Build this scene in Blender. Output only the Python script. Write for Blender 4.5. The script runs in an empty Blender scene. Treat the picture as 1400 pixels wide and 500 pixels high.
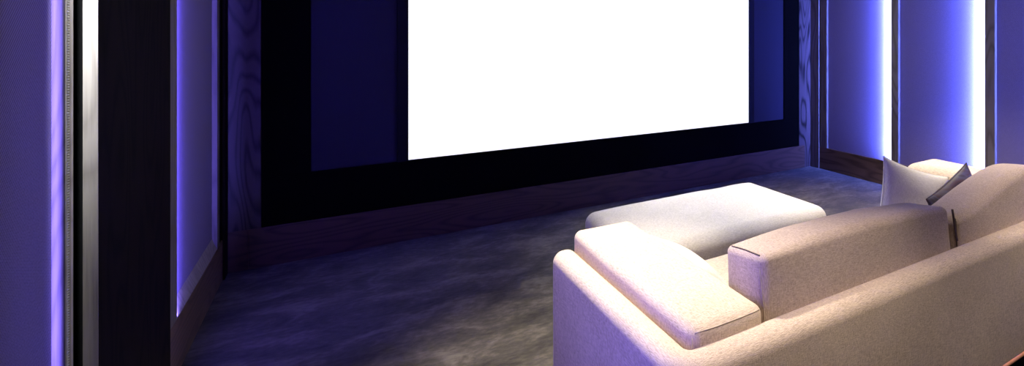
import bpy, bmesh, math, random
from mathutils.bvhtree import BVHTree
from mathutils import Vector, Matrix, Euler, noise

C = bpy.context.scene.collection
random.seed(4)
S = bpy.context.scene

# ------------------------------------------------------------------ helpers
def link(name, me, mat=None, parent=None, loc=(0, 0, 0), rot=(0, 0, 0)):
    o = bpy.data.objects.new(name, me)
    C.objects.link(o)
    if mat: me.materials.append(mat)
    o.location = loc; o.rotation_euler = rot
    if parent: o.parent = parent
    return o

def from_bm(name, bm, mat=None, parent=None, loc=(0, 0, 0), rot=(0, 0, 0), smooth=True):
    me = bpy.data.meshes.new(name)
    bmesh.ops.recalc_face_normals(bm, faces=bm.faces)
    bm.to_mesh(me); bm.free()
    if smooth:
        for p in me.polygons: p.use_smooth = True
    return link(name, me, mat, parent, loc, rot)

def tag(o, label, cat, group=None):
    o['label'] = label; o['category'] = cat
    if group: o['group'] = group
    return o

def empty(name, loc, rz=0, label=None, cat=None, group=None):
    o = bpy.data.objects.new(name, None); C.objects.link(o)
    o.location = loc; o.rotation_euler = (0, 0, rz)
    o.empty_display_size = .1
    if label: tag(o, label, cat, group)
    return o

def box_bm(x0, x1, y0, y1, z0, z1, bev=0.0, seg=2):
    bm = bmesh.new()
    bmesh.ops.create_cube(bm, size=1)
    for v in bm.verts:
        v.co = Vector(((x0+x1)/2 + v.co.x*(x1-x0), (y0+y1)/2 + v.co.y*(y1-y0), (z0+z1)/2 + v.co.z*(z1-z0)))
    if bev:
        bmesh.ops.bevel(bm, geom=list(bm.edges), offset=bev, segments=seg, profile=.5, affect='EDGES')
    return bm

def box(name, x0, x1, y0, y1, z0, z1, mat, parent=None, bev=0.0, seg=2):
    return from_bm(name, box_bm(x0, x1, y0, y1, z0, z1, bev, seg), mat, parent, smooth=False)

def struct(name, x0, x1, y0, y1, z0, z1, mat, bev=0.0, parent=None):
    o = box(name, x0, x1, y0, y1, z0, z1, mat, parent, bev)
    if parent is None: o['kind'] = 'structure'
    return o

def axis_coords(h, r, n_mid, n_r=5):
    a = [h - r*(1-math.sin(math.pi/2*i/n_r)) for i in range(n_r+1)]
    a = [h - r + r*math.tan(math.pi/4*i/n_r) for i in range(n_r+1)]
    mid = [-(h-r) + 2*(h-r)*i/n_mid for i in range(1, n_mid)]
    return [-v for v in reversed(a)] + mid + a

def cushion_bm(sx, sy, sz, r, puff=(0, 0, 0), wob=0.0, nm=(14, 14, 6), seed=0.0, shape=None):
    """soft upholstery block, centred on the origin"""
    h = (sx/2, sy/2, sz/2)
    ax = [axis_coords(h[i], r, nm[i]) for i in range(3)]
    bm = bmesh.new(); cache = {}
    def vert(p):
        k = tuple(round(c, 5) for c in p)
        if k in cache: return cache[k]
        v = Vector(p)
        inner = Vector([max(-(h[i]-r), min(h[i]-r, v[i])) for i in range(3)])
        d = v - inner
        if d.length > 1e-6: v = inner + d.normalized()*r
        u = [v[i]/h[i] for i in range(3)]
        off = Vector((puff[0]*u[0]*(1-u[1]**2)*(1-u[2]**2),
                      puff[1]*u[1]*(1-u[0]**2)*(1-u[2]**2),
                      puff[2]*u[2]*(1-u[0]**2)*(1-u[1]**2)))
        w = v + off
        if wob:
            q = w*4.2 + Vector((seed, seed*1.7, -seed))
            w = w + Vector((noise.noise(q), noise.noise(q+Vector((9, 0, 0))), noise.noise(q+Vector((0, 7, 0)))))*wob
            q = w*11 + Vector((seed, -seed, seed*.3))
            w = w + Vector((noise.noise(q), noise.noise(q+Vector((9, 0, 0))), noise.noise(q+Vector((0, 7, 0)))))*wob*.3
        if shape: w = shape(w, u)
        cache[k] = bm.verts.new(w)
        return cache[k]
    for a in range(3):
        b, c = (a+1) % 3, (a+2) % 3
        for s in (-1, 1):
            for i in range(len(ax[b])-1):
                for j in range(len(ax[c])-1):
                    q = []
                    for (di, dj) in ((0, 0), (1, 0), (1, 1), (0, 1)):
                        p = [0, 0, 0]; p[a] = s*h[a]; p[b] = ax[b][i+di]; p[c] = ax[c][j+dj]
                        q.append(vert(p))
                    try: bm.faces.new(q)
                    except ValueError: pass
    return bm

def tube_bm(pts, r, seg=6, closed=False, bm=None):
    bm = bm or bmesh.new()
    n = len(pts); rings = []
    for i, p in enumerate(pts):
        p = Vector(p)
        a = Vector(pts[(i-1) % n] if closed or i > 0 else pts[i]); b = Vector(pts[(i+1) % n] if closed or i < n-1 else pts[i])
        t = (b-a).normalized()
        up = Vector((0, 0, 1)) if abs(t.z) < .9 else Vector((1, 0, 0))
        s = t.cross(up).normalized(); u = s.cross(t)
        rings.append([bm.verts.new(p + (s*math.cos(k*2*math.pi/seg)+u*math.sin(k*2*math.pi/seg))*r) for k in range(seg)])
    for i in range(n if closed else n-1):
        A, B = rings[i], rings[(i+1) % n]
        for k in range(seg):
            bm.faces.new((A[k], A[(k+1) % seg], B[(k+1) % seg], B[k]))
    if not closed:
        bm.faces.new(rings[0]); bm.faces.new(rings[-1])
    return bm

def pillow_bm(w, hgt, t, pinch=.10, n=28, seed=0.0, wob=.006):
    """throw pillow standing in the XZ plane, face to -Y, knife edges, pulled-out corners"""
    bm = bmesh.new(); grids = []
    for s in (-1, 1):
        g = []
        for i in range(n+1):
            row = []
            for j in range(n+1):
                u = math.sin((i/n-.5)*math.pi)*.55 + (i/n*2-1)*.45
                v = math.sin((j/n-.5)*math.pi)*.55 + (j/n*2-1)*.45
                x = u*w/2*(1-pinch*(1-v*v)); z = v*hgt/2*(1-pinch*(1-u*u))
                th = t/2*(max(0, (1-u*u)*(1-v*v)))**.45
                edge = i in (0, n) or j in (0, n)
                if not edge:
                    q = Vector((x*6+seed, s*3+seed, z*6))
                    th += noise.noise(q)*wob*min(1, (1-u*u)*(1-v*v)*5)
                row.append((Vector((x, s*th, z)), edge))
            g.append(row)
        grids.append(g)
    cache = {}
    def vv(s, i, j):
        p, e = grids[s][i][j]
        k = (0 if e else s, i, j)
        if k not in cache: cache[k] = bm.verts.new(p)
        return cache[k]
    for s in (0, 1):
        for i in range(n):
            for j in range(n):
                bm.faces.new((vv(s, i, j), vv(s, i+1, j), vv(s, i+1, j+1), vv(s, i, j+1)))
    rim = []
    for i in range(n): rim.append(grids[0][i][0][0])
    for j in range(n): rim.append(grids[0][n][j][0])
    for i in range(n, 0, -1): rim.append(grids[0][i][n][0])
    for j in range(n, 0, -1): rim.append(grids[0][0][j][0])
    return bm, [p.copy() for p in rim]

# ------------------------------------------------------------------ materials
def nodes(name):
    m = bpy.data.materials.new(name); m.use_nodes = True
    nt = m.node_tree
    return m, nt, nt.nodes['Principled BSDF']

def N(nt, t, **kw):
    n = nt.nodes.new(t)
    for k, v in kw.items():
        if k in n.inputs: n.inputs[k].default_value = v
        else: setattr(n, k, v)
    return n

def coords(nt, scale=(1, 1, 1), rot=(0, 0, 0)):
    tc = N(nt, 'ShaderNodeTexCoord'); mp = N(nt, 'ShaderNodeMapping')
    mp.inputs['Scale'].default_value = scale; mp.inputs['Rotation'].default_value = rot
    nt.links.new(tc.outputs['Object'], mp.inputs['Vector'])
    return mp.outputs['Vector']

def ramp(nt, fac, stops):
    r = N(nt, 'ShaderNodeValToRGB')
    e = r.color_ramp.elements
    while len(e) < len(stops): e.new(.5)
    for el, (p, c) in zip(e, stops):
        el.position = p; el.color = (*c, 1) if len(c) == 3 else c
    nt.links.new(fac, r.inputs['Fac'])
    return r.outputs['Color']

def math_node(nt, op, a, b=None):
    n = N(nt, 'ShaderNodeMath', operation=op)
    for i, v in enumerate((a, b)):
        if v is None: continue
        if isinstance(v, (int, float)): n.inputs[i].default_value = v
        else: nt.links.new(v, n.inputs[i])
    return n.outputs[0]

def bump(nt, bsdf, h, strength, dist=.002):
    b = N(nt, 'ShaderNodeBump'); b.inputs['Strength'].default_value = strength; b.inputs['Distance'].default_value = dist
    nt.links.new(h, b.inputs['Height']); nt.links.new(b.outputs['Normal'], bsdf.inputs['Normal'])

def linen(name, base, dark, contrast=.56, scale=1.0, sheen=.15):
    m, nt, b = nodes(name)
    hs = []
    for sc in ((60, 600, 600), (600, 60, 600), (600, 600, 60)):
        nz = N(nt, 'ShaderNodeTexNoise', Scale=1.0, Detail=2.0)
        nt.links.new(coords(nt, tuple(c*scale for c in sc)), nz.inputs['Vector']); hs.append(nz.outputs['Fac'])
    # warp and weft: drop the thread set that would run straight into the surface
    tcn = N(nt, 'ShaderNodeTexCoord'); sp = N(nt, 'ShaderNodeSeparateXYZ')
    nt.links.new(tcn.outputs['Normal'], sp.inputs[0])
    ws = [math_node(nt, 'SUBTRACT', 1.0, math_node(nt, 'ABSOLUTE', sp.outputs[i])) for i in range(3)]
    num = math_node(nt, 'ADD', math_node(nt, 'ADD', math_node(nt, 'MULTIPLY', hs[0], ws[0]), math_node(nt, 'MULTIPLY', hs[1], ws[1])), math_node(nt, 'MULTIPLY', hs[2], ws[2]))
    h = math_node(nt, 'DIVIDE', num, math_node(nt, 'ADD', math_node(nt, 'ADD', ws[0], ws[1]), ws[2]))
    big = N(nt, 'ShaderNodeTexNoise', Scale=5.0, Detail=3.0)
    nt.links.new(coords(nt), big.inputs['Vector'])
    h2 = math_node(nt, 'ADD', h, math_node(nt, 'MULTIPLY', math_node(nt, 'SUBTRACT', big.outputs['Fac'], .5), .12))
    col = ramp(nt, h2, [(.5-contrast*.28, dark), (.5+contrast*.2, base)])
    nt.links.new(col, b.inputs['Base Color'])
    b.inputs['Roughness'].default_value = .9
    b.inputs['Specular IOR Level'].default_value = .1
    b.inputs['Sheen Weight'].default_value = sheen; b.inputs['Sheen Roughness'].default_value = .5
    bump(nt, b, h, .5, .003)
    return m

def plain(name, col, rough=.6, spec=.3, metal=0):
    m, nt, b = nodes(name)
    nz = N(nt, 'ShaderNodeTexNoise', Scale=40.0, Detail=3.0)
    nt.links.new(coords(nt), nz.inputs['Vector'])
    c = ramp(nt, nz.outputs['Fac'], [(.3, tuple(v*.85 for v in col)), (.7, tuple(min(1, v*1.1) for v in col))])
    nt.links.new(c, b.inputs['Base Color'])
    b.inputs['Roughness'].default_value = rough; b.inputs['Specular IOR Level'].default_value = spec
    b.inputs['Metallic'].default_value = metal
    return m

def wood(name, light, dark, rings=9.0, axis='z', rough=.4, spec=.4, dist=5.0, fine=.35):
    """grain running along one axis"""
    m, nt, b = nodes(name)
    lo = .16
    sc = {'z': (1, 1, lo), 'x': (lo, 1, 1), 'y': (1, lo, 1)}[axis]
    v = coords(nt, sc)
    nz = N(nt, 'ShaderNodeTexNoise', Scale=3.2, Detail=2.0, Roughness=.45)
    nt.links.new(v, nz.inputs['Vector'])
    w = math_node(nt, 'FRACT', math_node(nt, 'MULTIPLY', nz.outputs['Fac'], rings*dist*.55))
    w = math_node(nt, 'ABSOLUTE', math_node(nt, 'SUBTRACT', math_node(nt, 'MULTIPLY', w, 2.0), 1.0))
    fs = {'z': (170, 170, 5), 'x': (5, 170, 170), 'y': (170, 5, 170)}[axis]
    f = N(nt, 'ShaderNodeTexNoise', Scale=1.0, Detail=3.0)
    nt.links.new(coords(nt, fs), f.inputs['Vector'])
    g = math_node(nt, 'ADD', math_node(nt, 'MULTIPLY', w, 1-fine), math_node(nt, 'MULTIPLY', f.outputs['Fac'], fine))
    col = ramp(nt, g, [(.15, dark), (.55, light)])
    nt.links.new(col, b.inputs['Base Color'])
    b.inputs['Roughness'].default_value = rough; b.inputs['Specular IOR Level'].default_value = spec
    bump(nt, b, g, .25, .001)
    return m

def wall_cloth(name, base, dark, pitch=.0055):
    m, nt, b = nodes(name)
    k = 2*math.pi/pitch
    tc = N(nt, 'ShaderNodeTexCoord'); sx = N(nt, 'ShaderNodeSeparateXYZ')
    nt.links.new(tc.outputs['Object'], sx.inputs[0])
    a = math_node(nt, 'ADD', sx.outputs[0], sx.outputs[1])
    z = math_node(nt, 'MULTIPLY', sx.outputs[2], k)
    row = math_node(nt, 'SINE', z)
    p = math_node(nt, 'SINE', math_node(nt, 'ADD', math_node(nt, 'MULTIPLY', a, k*.6), math_node(nt, 'MULTIPLY', z, .5)))
    h = math_node(nt, 'ADD', math_node(nt, 'MULTIPLY', math_node(nt, 'MULTIPLY', row, p), .5), .5)
    nz = N(nt, 'ShaderNodeTexNoise', Scale=160.0, Detail=2.0)
    nt.links.new(tc.outputs['Object'], nz.inputs['Vector'])
    h = math_node(nt, 'ADD', math_node(nt, 'MULTIPLY', h, .7), math_node(nt, 'MULTIPLY', nz.outputs['Fac'], .3))
    col = ramp(nt, h, [(.2, dark), (.65, base)])
    nt.links.new(col, b.inputs['Base Color'])
    b.inputs['Roughness'].default_value = .95; b.inputs['Specular IOR Level'].default_value = .05
    return m

def carpet():
    m, nt, b = nodes('dark_mottled_carpet')
    v = coords(nt, (1.0, 2.1, 1.0), (0, 0, .35))
    n1 = N(nt, 'ShaderNodeTexNoise', Scale=2.6, Detail=6.0, Roughness=.62, Distortion=.6)
    n2 = N(nt, 'ShaderNodeTexNoise', Scale=20.0, Detail=4.0, Roughness=.6, Distortion=.2)
    n3 = N(nt, 'ShaderNodeTexNoise', Scale=320.0, Detail=2.0)
    for n in (n1, n2): nt.links.new(v, n.inputs['Vector'])
    nt.links.new(coords(nt), n3.inputs['Vector'])
    g = math_node(nt, 'ADD', math_node(nt, 'MULTIPLY', n1.outputs['Fac'], .6),
                  math_node(nt, 'ADD', math_node(nt, 'MULTIPLY', n2.outputs['Fac'], .25), math_node(nt, 'MULTIPLY', n3.outputs['Fac'], .15)))
    col = ramp(nt, g, [(.38, (.036, .033, .030)), (.5, (.078, .070, .058)), (.62, (.165, .146, .115))])
    nt.links.new(col, b.inputs['Base Color'])
    b.inputs['Roughness'].default_value = 1; b.inputs['Specular IOR Level'].default_value = 0
    b.inputs['Sheen Weight'].default_value = .1
    bump(nt, b, math_node(nt, 'ADD', n3.outputs['Fac'], math_node(nt, 'MULTIPLY', n2.outputs['Fac'], 2.0)), .25, .008)
    return m

def emissive(name, col, strength):
    m, nt, b = nodes(name)
    nz = N(nt, 'ShaderNodeTexNoise', Scale=2.0); nt.links.new(coords(nt), nz.inputs['Vector'])
    c = ramp(nt, nz.outputs['Fac'], [(0, tuple(v*.99 for v in col)), (1, col)])
    b.inputs['Base Color'].default_value = (.6, .6, .6, 1)
    nt.links.new(c, b.inputs['Emission Color']); b.inputs['Emission Strength'].default_value = strength
    b.inputs['Roughness'].default_value = .9
    return m

def marbled():
    m, nt, b = nodes('marbled_print_fabric')
    nz = N(nt, 'ShaderNodeTexNoise', Scale=3.0, Detail=3.0, Distortion=1.6)
    nt.links.new(coords(nt, (1, 1, 2.2), (0, .6, 0)), nz.inputs['Vector'])
    c = ramp(nt, nz.outputs['Fac'], [(.32, (.018, .011, .015)), (.42, (.07, .036, .032)), (.5, (.085, .085, .12)),
                                     (.58, (.04, .025, .03)), (.66, (.22, .12, .075)), (.8, (.06, .04, .045))])
    nt.links.new(c, b.inputs['Base Color'])
    b.inputs['Roughness'].default_value = .55; b.inputs['Specular IOR Level'].default_value = .25
    return m

M = {}
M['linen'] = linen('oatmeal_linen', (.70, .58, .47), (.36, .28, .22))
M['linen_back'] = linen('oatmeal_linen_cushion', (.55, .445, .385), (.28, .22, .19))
M['white_linen'] = linen('white_linen', (.80, .77, .72), (.56, .53, .49))
M['ott'] = linen('pale_linen', (.68, .62, .55), (.40, .35, .30))
M['seam'] = plain('seam_thread', (.10, .08, .075), .9, .1)
M['seam_pale'] = plain('pale_seam_thread', (.45, .38, .31), .9, .1)
M['zip'] = plain('brown_zip_tape', (.12, .09, .075), .7, .2)
M['copper'] = plain('copper_trim', (.80, .36, .22), .45, .4)
M['foot'] = plain('black_foot', (.02, .018, .016), .5)
M['marble'] = marbled()
M['carpet'] = carpet()
M['oak'] = wood('brown_oak', (.165, .10, .06), (.075, .042, .025), axis='y', rings=7)
M['oak_front'] = wood('dark_red_oak', (.085, .046, .034), (.042, .022, .017), axis='x', rings=7)
M['oak_side'] = wood('bold_grain_oak', (.062, .044, .048), (.002, .0015, .0015), axis='z', rings=8, fine=.25)
M['stile'] = wood('grey_oak_stile', (.19, .16, .14), (.10, .082, .07), axis='z', rings=6, rough=.35)
M['reveal'] = wood('pale_oak_reveal', (.22, .19, .17), (.12, .10, .09), axis='z', rings=8, fine=.6)
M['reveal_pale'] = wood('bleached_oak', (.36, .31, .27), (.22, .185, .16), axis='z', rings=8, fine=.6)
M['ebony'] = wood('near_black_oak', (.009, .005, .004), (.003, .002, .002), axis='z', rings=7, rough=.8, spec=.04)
M['black'] = plain('black_velvet', (.0025, .0025, .0025), .95, .01)
M['mask'] = plain('black_screen_mask', (.006, .006, .008), .7, .1)
M['speaker'] = wall_cloth('navy_speaker_cloth', (.03, .03, .046), (.022, .022, .033), .004)
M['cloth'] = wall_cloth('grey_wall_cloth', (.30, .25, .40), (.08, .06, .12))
M['plaster'] = plain('dark_plaster', (.03, .028, .03), .9, .1)
M['ceiling'] = plain('dark_ceiling', (.03, .028, .03), .95, .1)
M['bead'] = plain('beaded_metal', (.55, .54, .50), .35, .5, .6)
M['screen'] = emissive('lit_white_screen', (1, 1, 1), 1.08)

# ------------------------------------------------------------------ room
XL, XR, YF = -.642, 5.139, 4.19
TOP, CEIL = 2.72, 2.90
RB = .262                       # top of the bottom rails
BACK = -1.6
REC = .026                      # depth of the panel recess

struct('floor', XL-.2, XR+.2, BACK, YF+.2, -.1, 0, M['carpet'])
struct('ceiling', XL-.2, XR+.2, BACK, YF+.2, CEIL, CEIL+.1, M['ceiling'])
struct('wall_front', XL-.2, XR+.2, YF+.06, YF+.2, 0, CEIL, M['plaster'])
struct('wall_left', XL-.2, XL-REC-.03, BACK, YF+.06, 0, CEIL, M['plaster'])
struct('wall_right', XR+REC+.03, XR+.2, BACK, YF+.06, 0, CEIL, M['plaster'])

# wall panels: (near y, far y) of each cloth field
PAN = [(3.165, 3.945), (2.285, 3.085-.03+.0), (1.40, 2.175), (.515, 1.29), (-.37, .405)]
PAN = [(3.165, 3.948), (2.281, 3.054+.031), (1.397, 2.170+.029), (.513, 1.316), (-.371, .432)]
PANL = [(3.030, 3.924), (2.04, 2.95), (1.02, 1.931), (.05, .93)]
def wall_side(side):
    X = XR if side == 'right' else XL
    s = 1 if side == 'right' else -1
    def xs(a, b): return (min(X+s*a, X+s*b), max(X+s*a, X+s*b))
    P = PAN if side == 'right' else PANL
    ends = [YF+.0] + [None]
    b = struct('baseboard_'+side, *xs(0, REC+.03), BACK, YF-.001, 0, RB, M['oak'], .003)
    struct('trim_top_'+side, *xs(0, REC+.03), BACK, YF-.001, TOP, CEIL, M['oak'], .003)
    labels = {'right': {0: 'purple lit cloth wall panel in the far right corner beside the screen wall',
                        1: 'purple cloth wall panel with a white glowing edge behind the far arm of the sofa',
                        2: 'dim purple cloth wall panel at the right edge of the photo'},
              'left': {0: 'bright blue lit cloth panel past the dark pilaster on the left wall',
                       2: 'dark blue woven cloth panel at the left edge of the photo'}}[side]
    for i, (y0, y1) in enumerate(P):
        x = xs(REC, REC+.029)
        if i in labels:
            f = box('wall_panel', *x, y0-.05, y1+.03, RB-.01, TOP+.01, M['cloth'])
            tag(f, labels[i], 'wall panel', 'backlit cloth panels of the %s wall' % side)
        elif y1 < 2:                      # bare wall lining beside and behind the camera
            struct('wall_%s_lining' % side, *x, y0-.05, y1+.03, RB-.01, TOP+.01, M['cloth'])
    return P, xs

Pr, xsr = wall_side('right')
Pl, xsl = wall_side('left')

tn = [0]
def trim(x, y, z, mat, bev=.002):
    tn[0] += 1
    return struct('trim_%d' % tn[0], *x, *y, *z, mat, bev)

# right wall stiles; each stile carries a pale reveal board on its camera side
for i in range(len(Pr)):
    y1 = Pr[i][0]; y0 = Pr[i+1][1] if i+1 < len(Pr) else Pr[i][0]-.09
    trim(xsr(0, REC+.03), (y0, y1), (RB, TOP), M['stile'])
    trim(xsr(.002, REC), (y0-.003, y0-.0002), (RB, TOP), M['reveal'], 0)
trim(xsr(0, REC+.03), (3.968, 4.055), (RB, TOP), M['stile'])
trim(xsr(.002, REC), (3.9645, 3.9678), (RB, TOP), M['reveal'], 0)
trim(xsr(-.012, REC+.03), (4.07, YF-.001), (0, TOP), M['stile'])
# left wall stiles
trim(xsl(0, REC+.03), (3.928, 3.99), (RB, TOP), M['stile'])
trim(xsl(.0, REC), (3.9245, 3.9278), (RB, TOP), M['reveal'], 0)
trim(xsl(.006, REC+.03), (3.99, 4.07), (RB, TOP), M['ebony'])
trim(xsl(-.012, REC+.03), (4.09, YF-.001), (0, TOP), M['ebony'])
trim(xsl(0, REC+.03), (2.788, 3.030), (RB, TOP), M['reveal'])
trim(xsl(0, REC+.03), (1.934, 1.944), (RB, TOP), M['reveal_pale'], .003)
trim(xsl(0, REC+.03), (1.969, 1.983), (RB, TOP), M['reveal_pale'], .004)
trim(xsl(.0, REC), (1.931, 1.9338), (RB, TOP), M['reveal'], 0)
trim(xsl(.03, REC+.03), (1.944, 2.039), (RB, TOP), M['ebony'], 0)  # near-black backing puts the shade of this gap into the colour
trim(xsl(0, REC+.03), (.93, 1.02), (RB, TOP), M['stile'])
# sloping sill under the far left cloth panel
bm = bmesh.new()
pr = [(XL-.001, RB+.0005), (XL-REC+.0005, .331), (XL-REC+.0005, RB+.0005)]
va = [bm.verts.new((x, 3.032, z)) for x, z in pr]; vb = [bm.verts.new((x, 3.9243, z)) for x, z in pr]
bm.faces.new(va); bm.faces.new(vb[::-1])
for i in range(3): bm.faces.new((va[i], vb[i], vb[(i+1) % 3], va[(i+1) % 3]))
tn[0] += 1
sl = from_bm('trim_%d' % tn[0], bm, M['reveal_pale'], smooth=False); sl['kind'] = 'structure'
# beaded edging between the two slim fillets of the near stile
bm = bmesh.new()
z = RB
while z < TOP-.01:
    g = bmesh.ops.create_uvsphere(bm, u_segments=6, v_segments=4, radius=.0125,
                                  matrix=Matrix.Translation((XL-.010, 1.9565, z+.0035)) @ Matrix.Diagonal((.8, 1, .28, 1)))
    z += .0072
bd = from_bm('beaded_edging', bm, M['bead'])
tag(bd, 'ribbed metal edging strip set upright beside the blue lit reveal', 'edging strip')
# wide dark pilaster: near-black face board with a paler oak edge board on the camera side
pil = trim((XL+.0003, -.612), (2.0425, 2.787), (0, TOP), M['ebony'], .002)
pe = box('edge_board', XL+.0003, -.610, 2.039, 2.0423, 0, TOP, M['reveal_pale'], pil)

# front wall
struct('baseboard_front', -.52, 5.02, YF+.0, YF+.06, 0, .273, M['oak_front'], .003)
trim((XL+.001, -.449), (YF+.002, YF+.06), (.273, TOP), M['oak_side'], .002)
trim((XL+.001, -.52), (YF+.002, YF+.06), (0, .273), M['oak_front'], .002)
trim((4.918, XR-.001), (YF+.002, YF+.06), (0, TOP), M['oak_side'], .002)
struct('trim_top_front', XL, XR, YF+.002, YF+.06, TOP, CEIL, M['oak_front'], .003)

SX0, SX1, SZ0, SZ1 = .486, 4.079, .628, 2.60
sur = empty('screen_surround', (2.24, YF, .273), 0, 'wide matt black surround framing the white screen and its cloth side panels', 'screen surround')
def sb(name, x0, x1, z0, z1, y0=YF-.004, y1=YF+.058):
    o = box(name, x0-2.24, x1-2.24, y0-YF, y1-YF, z0-.273, z1-.273, M['black'], sur, .002); return o
sb('bottom_board', -.447, 4.915, .274, .62)
sb('side_board', -.447, -.159, .62, TOP-.002)
sb('side_board', 4.648, 4.915, .62, TOP-.002)
sb('top_board', -.159, 4.648, 2.62, TOP-.002)

for x0, x1, side in ((-.158, .407, 'left'), (4.158, 4.647, 'right')):
    o = box('speaker_panel', x0, x1, YF+.004, YF+.05, .6205, 2.62, M['speaker'], None, .003)
    tag(o, 'dark navy cloth panel just %s of the white screen' % side, 'cloth panel', 'cloth panels beside the screen')

scr = empty('projection_screen', (2.28, YF, .62), 0, 'huge blank glowing white projection screen on the front wall', 'screen')
box('screen_surface', SX0-2.28, SX1-2.28, -.0005, .02, SZ0-.62, SZ1-.62, M['screen'], scr)
box('side_mask', .4075-2.28, SX0-2.28, -.012, .045, .001, SZ1-.62, M['mask'], scr, .002)
box('side_mask', SX1-2.28, 4.1575-2.28, -.012, .045, .001, SZ1-.62, M['mask'], scr, .002)
box('bottom_mask', SX0-2.28, SX1-2.28, -.006, .045, .001, SZ0-.62, M['mask'], scr)
box('top_mask', .4075-2.28, 4.1575-2.28, -.012, .045, SZ1-.62+.0005, SZ1-.62+.019, M['mask'], scr)

# ------------------------------------------------------------------ sofa
sofa = empty('sofa', (2.35, 1.56, 0), 0, 'long low oatmeal linen sofa seen from behind, facing the screen', 'sofa')
def P(x, y, z): return Vector((x-2.35, y-1.56, z))

# the one-piece upholstered shell: a rounded profile swept round left arm, back and right arm
def shell():
    T, Z0, Z1, R = .108, .075, .640, .047
    y0, y1, x0, x1 = 1.09, 2.035, .812, 3.925
    prof = []
    segs = 7
    for cx_, cz, a0 in ((T/2-R, Z1-R, 0), (-T/2+R, Z1-R, 90), (-T/2+.012, Z0+.012, 180), (T/2-.012, Z0+.012, 270)):
        r = R if cz > .3 else .012
        for k in range(segs+1):
            a = math.radians(a0+90*k/segs)
            prof.append((cx_+r*math.cos(a), cz+r*math.sin(a)))
    # refine the long sides
    path = []
    h = T/2; rc = .062
    def arc(cx_, cy, a0, a1, n=8):
        return [(cx_+rc*math.cos(math.radians(a0+(a1-a0)*k/n)), cy+rc*math.sin(math.radians(a0+(a1-a0)*k/n)), math.radians(a0+(a1-a0)*k/n)) for k in range(n+1)]
    L, Rr, B = x0+h, x1-h, y0+h
    for k in range(9): path.append((L, y1-(y1-B-rc)*k/8, math.pi))
    path += arc(L+rc, B+rc, 180, 270)[1:]
    for k in range(1, 17): path.append((L+rc+(Rr-L-2*rc)*k/16, B, math.radians(270)))
    path += arc(Rr-rc, B+rc, 270, 360)[1:]
    for k in range(1, 9): path.append((Rr, B+rc+(y1-B-rc)*k/8, math.radians(360)))
    # rounded ends: shrink the profile over the last few centimetres
    def ring(x, y, a, inset):
        out = []
        for (u, w) in prof:
            uu = u*(1-inset/(T/2)); ww = w - inset*((w-Z0)/(Z1-Z0)) if True else w
            bul = .006*math.sin(math.pi*min(1, max(0, (w-Z0)/(Z1-Z0))))*(1 if u > 0 else 0)
            out.append(P(x+math.cos(a)*(uu+bul), y+math.sin(a)*(uu+bul), ww))
        return out
    rings = []
    E_ = .036
    for k in range(6, 0, -1):
        t = math.radians(90*k/6); rings.append(ring(L, y1-E_+E_*math.sin(t), math.pi, E_*(1-math.cos(t))))
    path[0] = (L, y1-E_, math.pi); path[-1] = (Rr, y1-E_, math.radians(360))
    rings += [ring(x, y, a, 0) for (x, y, a) in path]
    for k in range(1, 7):
        t = math.radians(90*k/6); rings.append(ring(Rr, y1-E_+E_*math.sin(t), math.radians(360), E_*(1-math.cos(t))))
    bm = bmesh.new()
    V = [[bm.verts.new(p) for p in r] for r in rings]
    n = len(prof)
    for i in range(len(V)-1):
        for k in range(n):
            bm.faces.new((V[i][k], V[i][(k+1) % n], V[i+1][(k+1) % n], V[i+1][k]))
    bm.faces.new(V[0]); bm.faces.new(V[-1])
    return bm
from_bm('frame', shell(), M['linen'], sofa)

# copper coloured trim round the foot of the shell
tp = [P(.822, 2.0, .072), P(.822, 1.2, .072)]
for k in range(0, 9):
    a = math.radians(180+90*k/8); tp.append(P(.922+.10*math.cos(a), 1.20+.104*math.sin(a), .072))
for k in range(0, 9):
    a = math.radians(270+90*k/8); tp.append(P(3.815+.10*math.cos(a), 1.20+.104*math.sin(a), .072))
tp.append(P(3.915, 2.0, .072))
o = from_bm('base_trim', tube_bm(tp, .012, 8), M['copper'], sofa); o['label'] = 'copper coloured piping along the bottom edge'
for (x, y) in ((.90, 1.20), (3.83, 1.20), (.90, 1.95), (3.83, 1.95)):
    from_bm('foot', box_bm(x-.03-2.35, x+.03-2.35, y-.03-1.56, y+.03-1.56, 0, .076, .004), M['foot'], sofa, smooth=False)

from_bm('seat_base', cushion_bm(2.88, .84, .19, .02, nm=(20, 8, 2)), M['linen'], sofa, P(2.368, 1.612, .175))
for k, (x0, x1) in enumerate(((.925, 2.366), (2.37, 3.81))):
    from_bm('seat_cushion', cushion_bm(x1-x0, .84, .15, .04, (.0, .01, .012), .004, (16, 10, 3), k*3.1), M['linen'], sofa, P((x0+x1)/2, 1.625, .343))

def seam(parent, pts, r=.0028, mat='seam', name='seam'):
    # lay the thread on the cushion's own surface
    me = parent.data
    bv = BVHTree.FromPolygons([v.co for v in me.vertices], [tuple(p.vertices) for p in me.polygons])
    q = []
    for p in pts:
        c, n, i, d = bv.find_nearest(Vector(p))
        q.append(c + n*r*.3)
    pts = q
    return from_bm(name, tube_bm(pts, r, 5), M[mat], parent)

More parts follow.
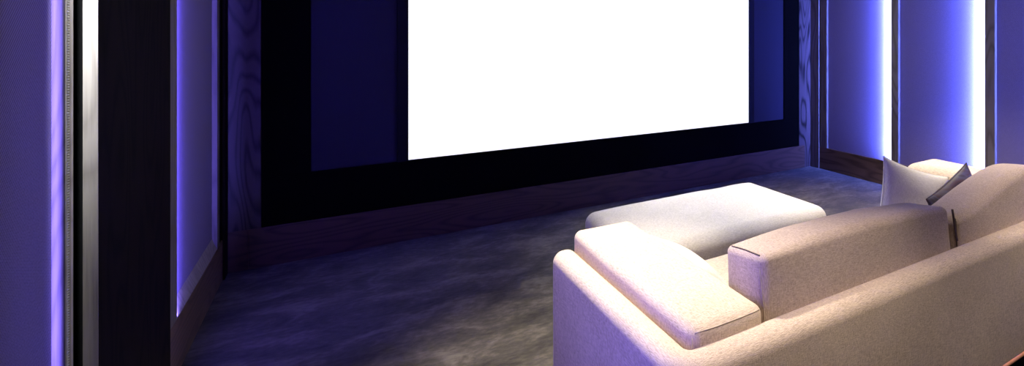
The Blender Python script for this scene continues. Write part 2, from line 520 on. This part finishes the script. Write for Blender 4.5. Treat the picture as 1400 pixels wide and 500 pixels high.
# padded arm cushions standing inside the arms, a little higher than the arms
for (xa, xb, sgn, sd, rr) in ((.918, 1.222, 1, 2.0, .036), (3.44, 3.815, -1, 7.0, .085)):
    w = xb-xa; d = .872; hh = .285
    def shp(v, u, sgn=sgn, w=w): return v + Vector((0, 0, -.020*(.5-.5*u[1])*max(0, u[2])))
    c = from_bm('arm_cushion', cushion_bm(w, d, hh, rr, (.006, .010, .014), .0035, (8, 18, 5), sd, shp), M['linen'], sofa, P((xa+xb)/2, 1.613, .42+hh/2))
    zt = hh/2-.012-.020; yb = -d/2+.004
    seam(c, [Vector((-w/2+.012+(w-.024)*k/12, yb-.0015-.010*math.sin(math.pi*k/12), zt+.006+.003*math.sin(math.pi*k/12))) for k in range(13)], .0022, 'seam_pale')
    seam(c, [Vector((-w/2+.008, -d/2+.01+.02*0, -hh/2+.04+(hh-.085)*k/6)) for k in range(7)], .002, 'seam_pale')

# loose back cushions
def back_cushion(xa, xb, top, thick, ztop_l, ztop_r, crown, sd, lean=.10, r=.045, skew=0.0):
    w = xb-xa; hh = .46
    def shp(v, u):
        k = (u[0]+1)/2
        zt = ztop_l + (ztop_r-ztop_l)*k + (crown + skew*u[0])*(1-u[0]**2)
        s = max(0, (u[2]+1)/2)
        z = v.z + (zt-top)*s - .030*s*(.5+.5*u[1])
        y = v.y + lean*(s-.0)*(.9)
        return Vector((v.x, y, z))
    bm = cushion_bm(w, thick, hh, r, (.012, .022, .012), .006, (22, 6, 10), sd, shp)
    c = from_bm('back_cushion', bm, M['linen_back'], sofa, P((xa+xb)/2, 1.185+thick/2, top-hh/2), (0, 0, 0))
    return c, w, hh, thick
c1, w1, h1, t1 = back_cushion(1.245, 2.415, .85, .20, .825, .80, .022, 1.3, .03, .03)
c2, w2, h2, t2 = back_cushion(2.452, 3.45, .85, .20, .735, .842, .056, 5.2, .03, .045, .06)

# stitched edges of the near back cushion, zip on the side of the far one
def surf_seam(cob, pts, r, mat, name='seam'):
    return seam(cob, pts, r, mat, name)
hx = w1/2
surf_seam(c1, [Vector((-hx+.006, -t1/2+.045*.9+.012+(t1-.05)*k/8, h1/2-.012-.014+.004*math.sin(math.pi*k/8))) for k in range(9)], .0026, 'seam')
surf_seam(c1, [Vector((-hx+.010, -t1/2+.012+.045*.9*(k/8)*.95, -h1/2+.05+(h1-.085)*k/8)) for k in range(9)], .0022, 'seam_pale')
seam(c2, [Vector((-w2/2+.012, -t2/2+.01, -.06+.25*k/10)) for k in range(11)], .0025, 'seam')
zp = from_bm('zip_tape', tube_bm([Vector((-w2/2+.012-.010*k/8, -t2/2+.020+.015*k/8, .02+.14*k/8)) for k in range(9)], .005, 8), M['zip'], c2)

# ------------------------------------------------------------------ throw pillows
def pillow(name, loc, rot, w, hgt, t, mat, rimmat, label, sd, pinch=.10):
    bm, rim = pillow_bm(w, hgt, t, pinch, 28, sd)
    o = from_bm(name, bm, mat, None, loc, rot)
    tag(o, label, 'pillow', 'throw pillows on the sofa')
    from_bm('piping', tube_bm(rim, .003, 5, True), rimmat, o)
    return o
R_ = math.radians
pillow('throw_pillow', (2.93, 1.67, .600), (R_(-16), R_(18), R_(-24)), .44, .44, .14, M['white_linen'], M['white_linen'],
       'plain white throw pillow leaning by the far arm of the sofa, behind the dark one', 1.0, .10)
pillow('throw_pillow', (2.985, 1.45, .628), (R_(-14), R_(-16), R_(3)), .48, .33, .11, M['marble'], M['marble'],
       'dark swirl-patterned throw pillow poking up behind the far back cushion', 4.0, .075)
pillow('throw_pillow', (1.33, 1.76, .54), (R_(-48), 0, R_(94)), .46, .36, .17, M['white_linen'], M['white_linen'],
       'white throw pillow slumped against the near arm cushion of the sofa', 8.0, .06)

# ------------------------------------------------------------------ ottoman
ot = empty('ottoman', (2.19, 2.63, 0), 0, 'large pale linen ottoman with a soft rounded top between sofa and screen', 'ottoman')
from_bm('upholstered_body', cushion_bm(1.52, .78, .375, .075, (.025, .02, .03), .004, (22, 14, 5), 3.3), M['ott'], ot, (0, 0, .2275))
for sx in (-1, 1):
    for sy in (-1, 1):
        from_bm('foot', box_bm(sx*.60-.03, sx*.60+.03, sy*.26-.03, sy*.26+.03, 0, .05, .004), M['foot'], ot, smooth=False)

# ------------------------------------------------------------------ lights
def area(name, loc, rot, sx, sy, col, power, spread=180):
    l = bpy.data.lights.new(name, 'AREA'); l.shape = 'RECTANGLE'; l.size = sx; l.size_y = sy
    l.color = col; l.energy = power; l.spread = math.radians(spread)
    o = bpy.data.objects.new(name, l); C.objects.link(o); o.location = loc; o.rotation_euler = rot
    return o
def spot(name, loc, target, col, power, angle, blend=1.0, radius=.06):
    l = bpy.data.lights.new(name, 'SPOT'); l.color = col; l.energy = power
    l.spot_size = math.radians(angle); l.spot_blend = blend; l.shadow_soft_size = radius
    o = bpy.data.objects.new(name, l); C.objects.link(o); o.location = loc
    o.rotation_euler = (Vector(target)-Vector(loc)).to_track_quat('-Z', 'Y').to_euler()
    return o

LED = (.12, .18, 1.0)
zc, zl = (RB+TOP)/2, TOP-RB-.02
def led(x, y, power, side, tilt=42, spread=130, col=LED, wid=.016):
    # thin upright strip tucked behind the stile, shining along the wall away from it and into the panel
    o = area('led_strip', (x, y, zc), (0, 0, 0), wid, zl, col, power, spread)
    o.rotation_euler = (R_(90), 0, -side*R_(tilt))
    return o
VIO = (.17, .13, 1.0)
for i, (y0, y1) in enumerate(Pr[:4]): led(XR+.003, y0+.006, 190, 1, 47 if i == 0 else 42, 122 if i == 0 else 130)
led(XL-.003, 3.036, 75, -1, 50, 112, VIO)
led(XL-.004, 1.026, 34, -1, 52, 90, (.13, .10, 1.0))
led(XL-.019, 1.55, 1.6, -1, 0, 5, VIO, .005)      # added narrow-beam lamp inside the recess, brightens only the reveal board
# added unseen blue fill lamp at the left wall, tinting the sofa's outer arm
area('blue_fill', (XL+.03, 1.15, 1.15), (0, R_(-90), 0), 1.8, .5, (.17, .14, 1.0), 12, 100)

WARM = (1.0, .83, .64)
spot('downlight', (1.05, 2.1, CEIL-.02), (1.05, 1.85, 0), (1, .90, .76), 600, 52, 1.0, .05)
spot('downlight', (2.5, 3.05, CEIL-.02), (2.4, 2.8, 0), (.96, .97, 1.0), 430, 58, 1.0, .05)
spot('downlight', (3.75, 2.15, CEIL-.02), (3.85, 2.15, 0), (1, .89, .74), 560, 74, 1.0, .05)
for x in (1.45, 3.2): spot('downlight', (x, .50, CEIL-.02), (x, .72, 0), WARM, 285, 58, 1.0, .05)
spot('downlight', (.30, 1.75, CEIL-.02), (.48, 1.75, 0), WARM, 130, 46, 1.0, .05)
spot('downlight', (-.614, 1.84, CEIL-.02), (-.622, 2.064, 1.98), (.85, .93, 1.0), 3400, 18, 1.0, .012)
spot('downlight', (-.56, 1.90, CEIL-.02), (-.645, 1.964, 1.50), (.9, .95, 1.0), 800, 6, 1.0, .01)  # added tight spot, only brightens the slim fillets

w = bpy.data.worlds.new('World'); S.world = w; w.use_nodes = True
w.node_tree.nodes['Background'].inputs[0].default_value = (.22, .16, .8, 1)
w.node_tree.nodes['Background'].inputs[1].default_value = .01

# ------------------------------------------------------------------ camera (1400 x 500 frame)
V1, V2, HY, CX = 2030, 460, 57, 850
f = math.sqrt((V1-CX)*(CX-V2)); yaw = math.atan((CX-V2)/f)
cam = bpy.data.cameras.new('camera'); co = bpy.data.objects.new('camera', cam); C.objects.link(co)
cam.sensor_fit = 'HORIZONTAL'; cam.sensor_width = 36; cam.lens = f/1400*36
cam.shift_x = (700-CX)/1400; cam.shift_y = (HY-250)/1400
co.location = (0, 0, 1.55); co.rotation_euler = (R_(90), 0, -yaw)
cam.clip_start = .02
S.camera = co

S.view_settings.view_transform = 'Standard'; S.view_settings.look = 'None'
S.view_settings.exposure = 0; S.view_settings.gamma = 1
S.cycles.use_denoising = True
S.cycles.max_bounces = 8; S.cycles.diffuse_bounces = 5
S.cycles.sample_clamp_indirect = 6
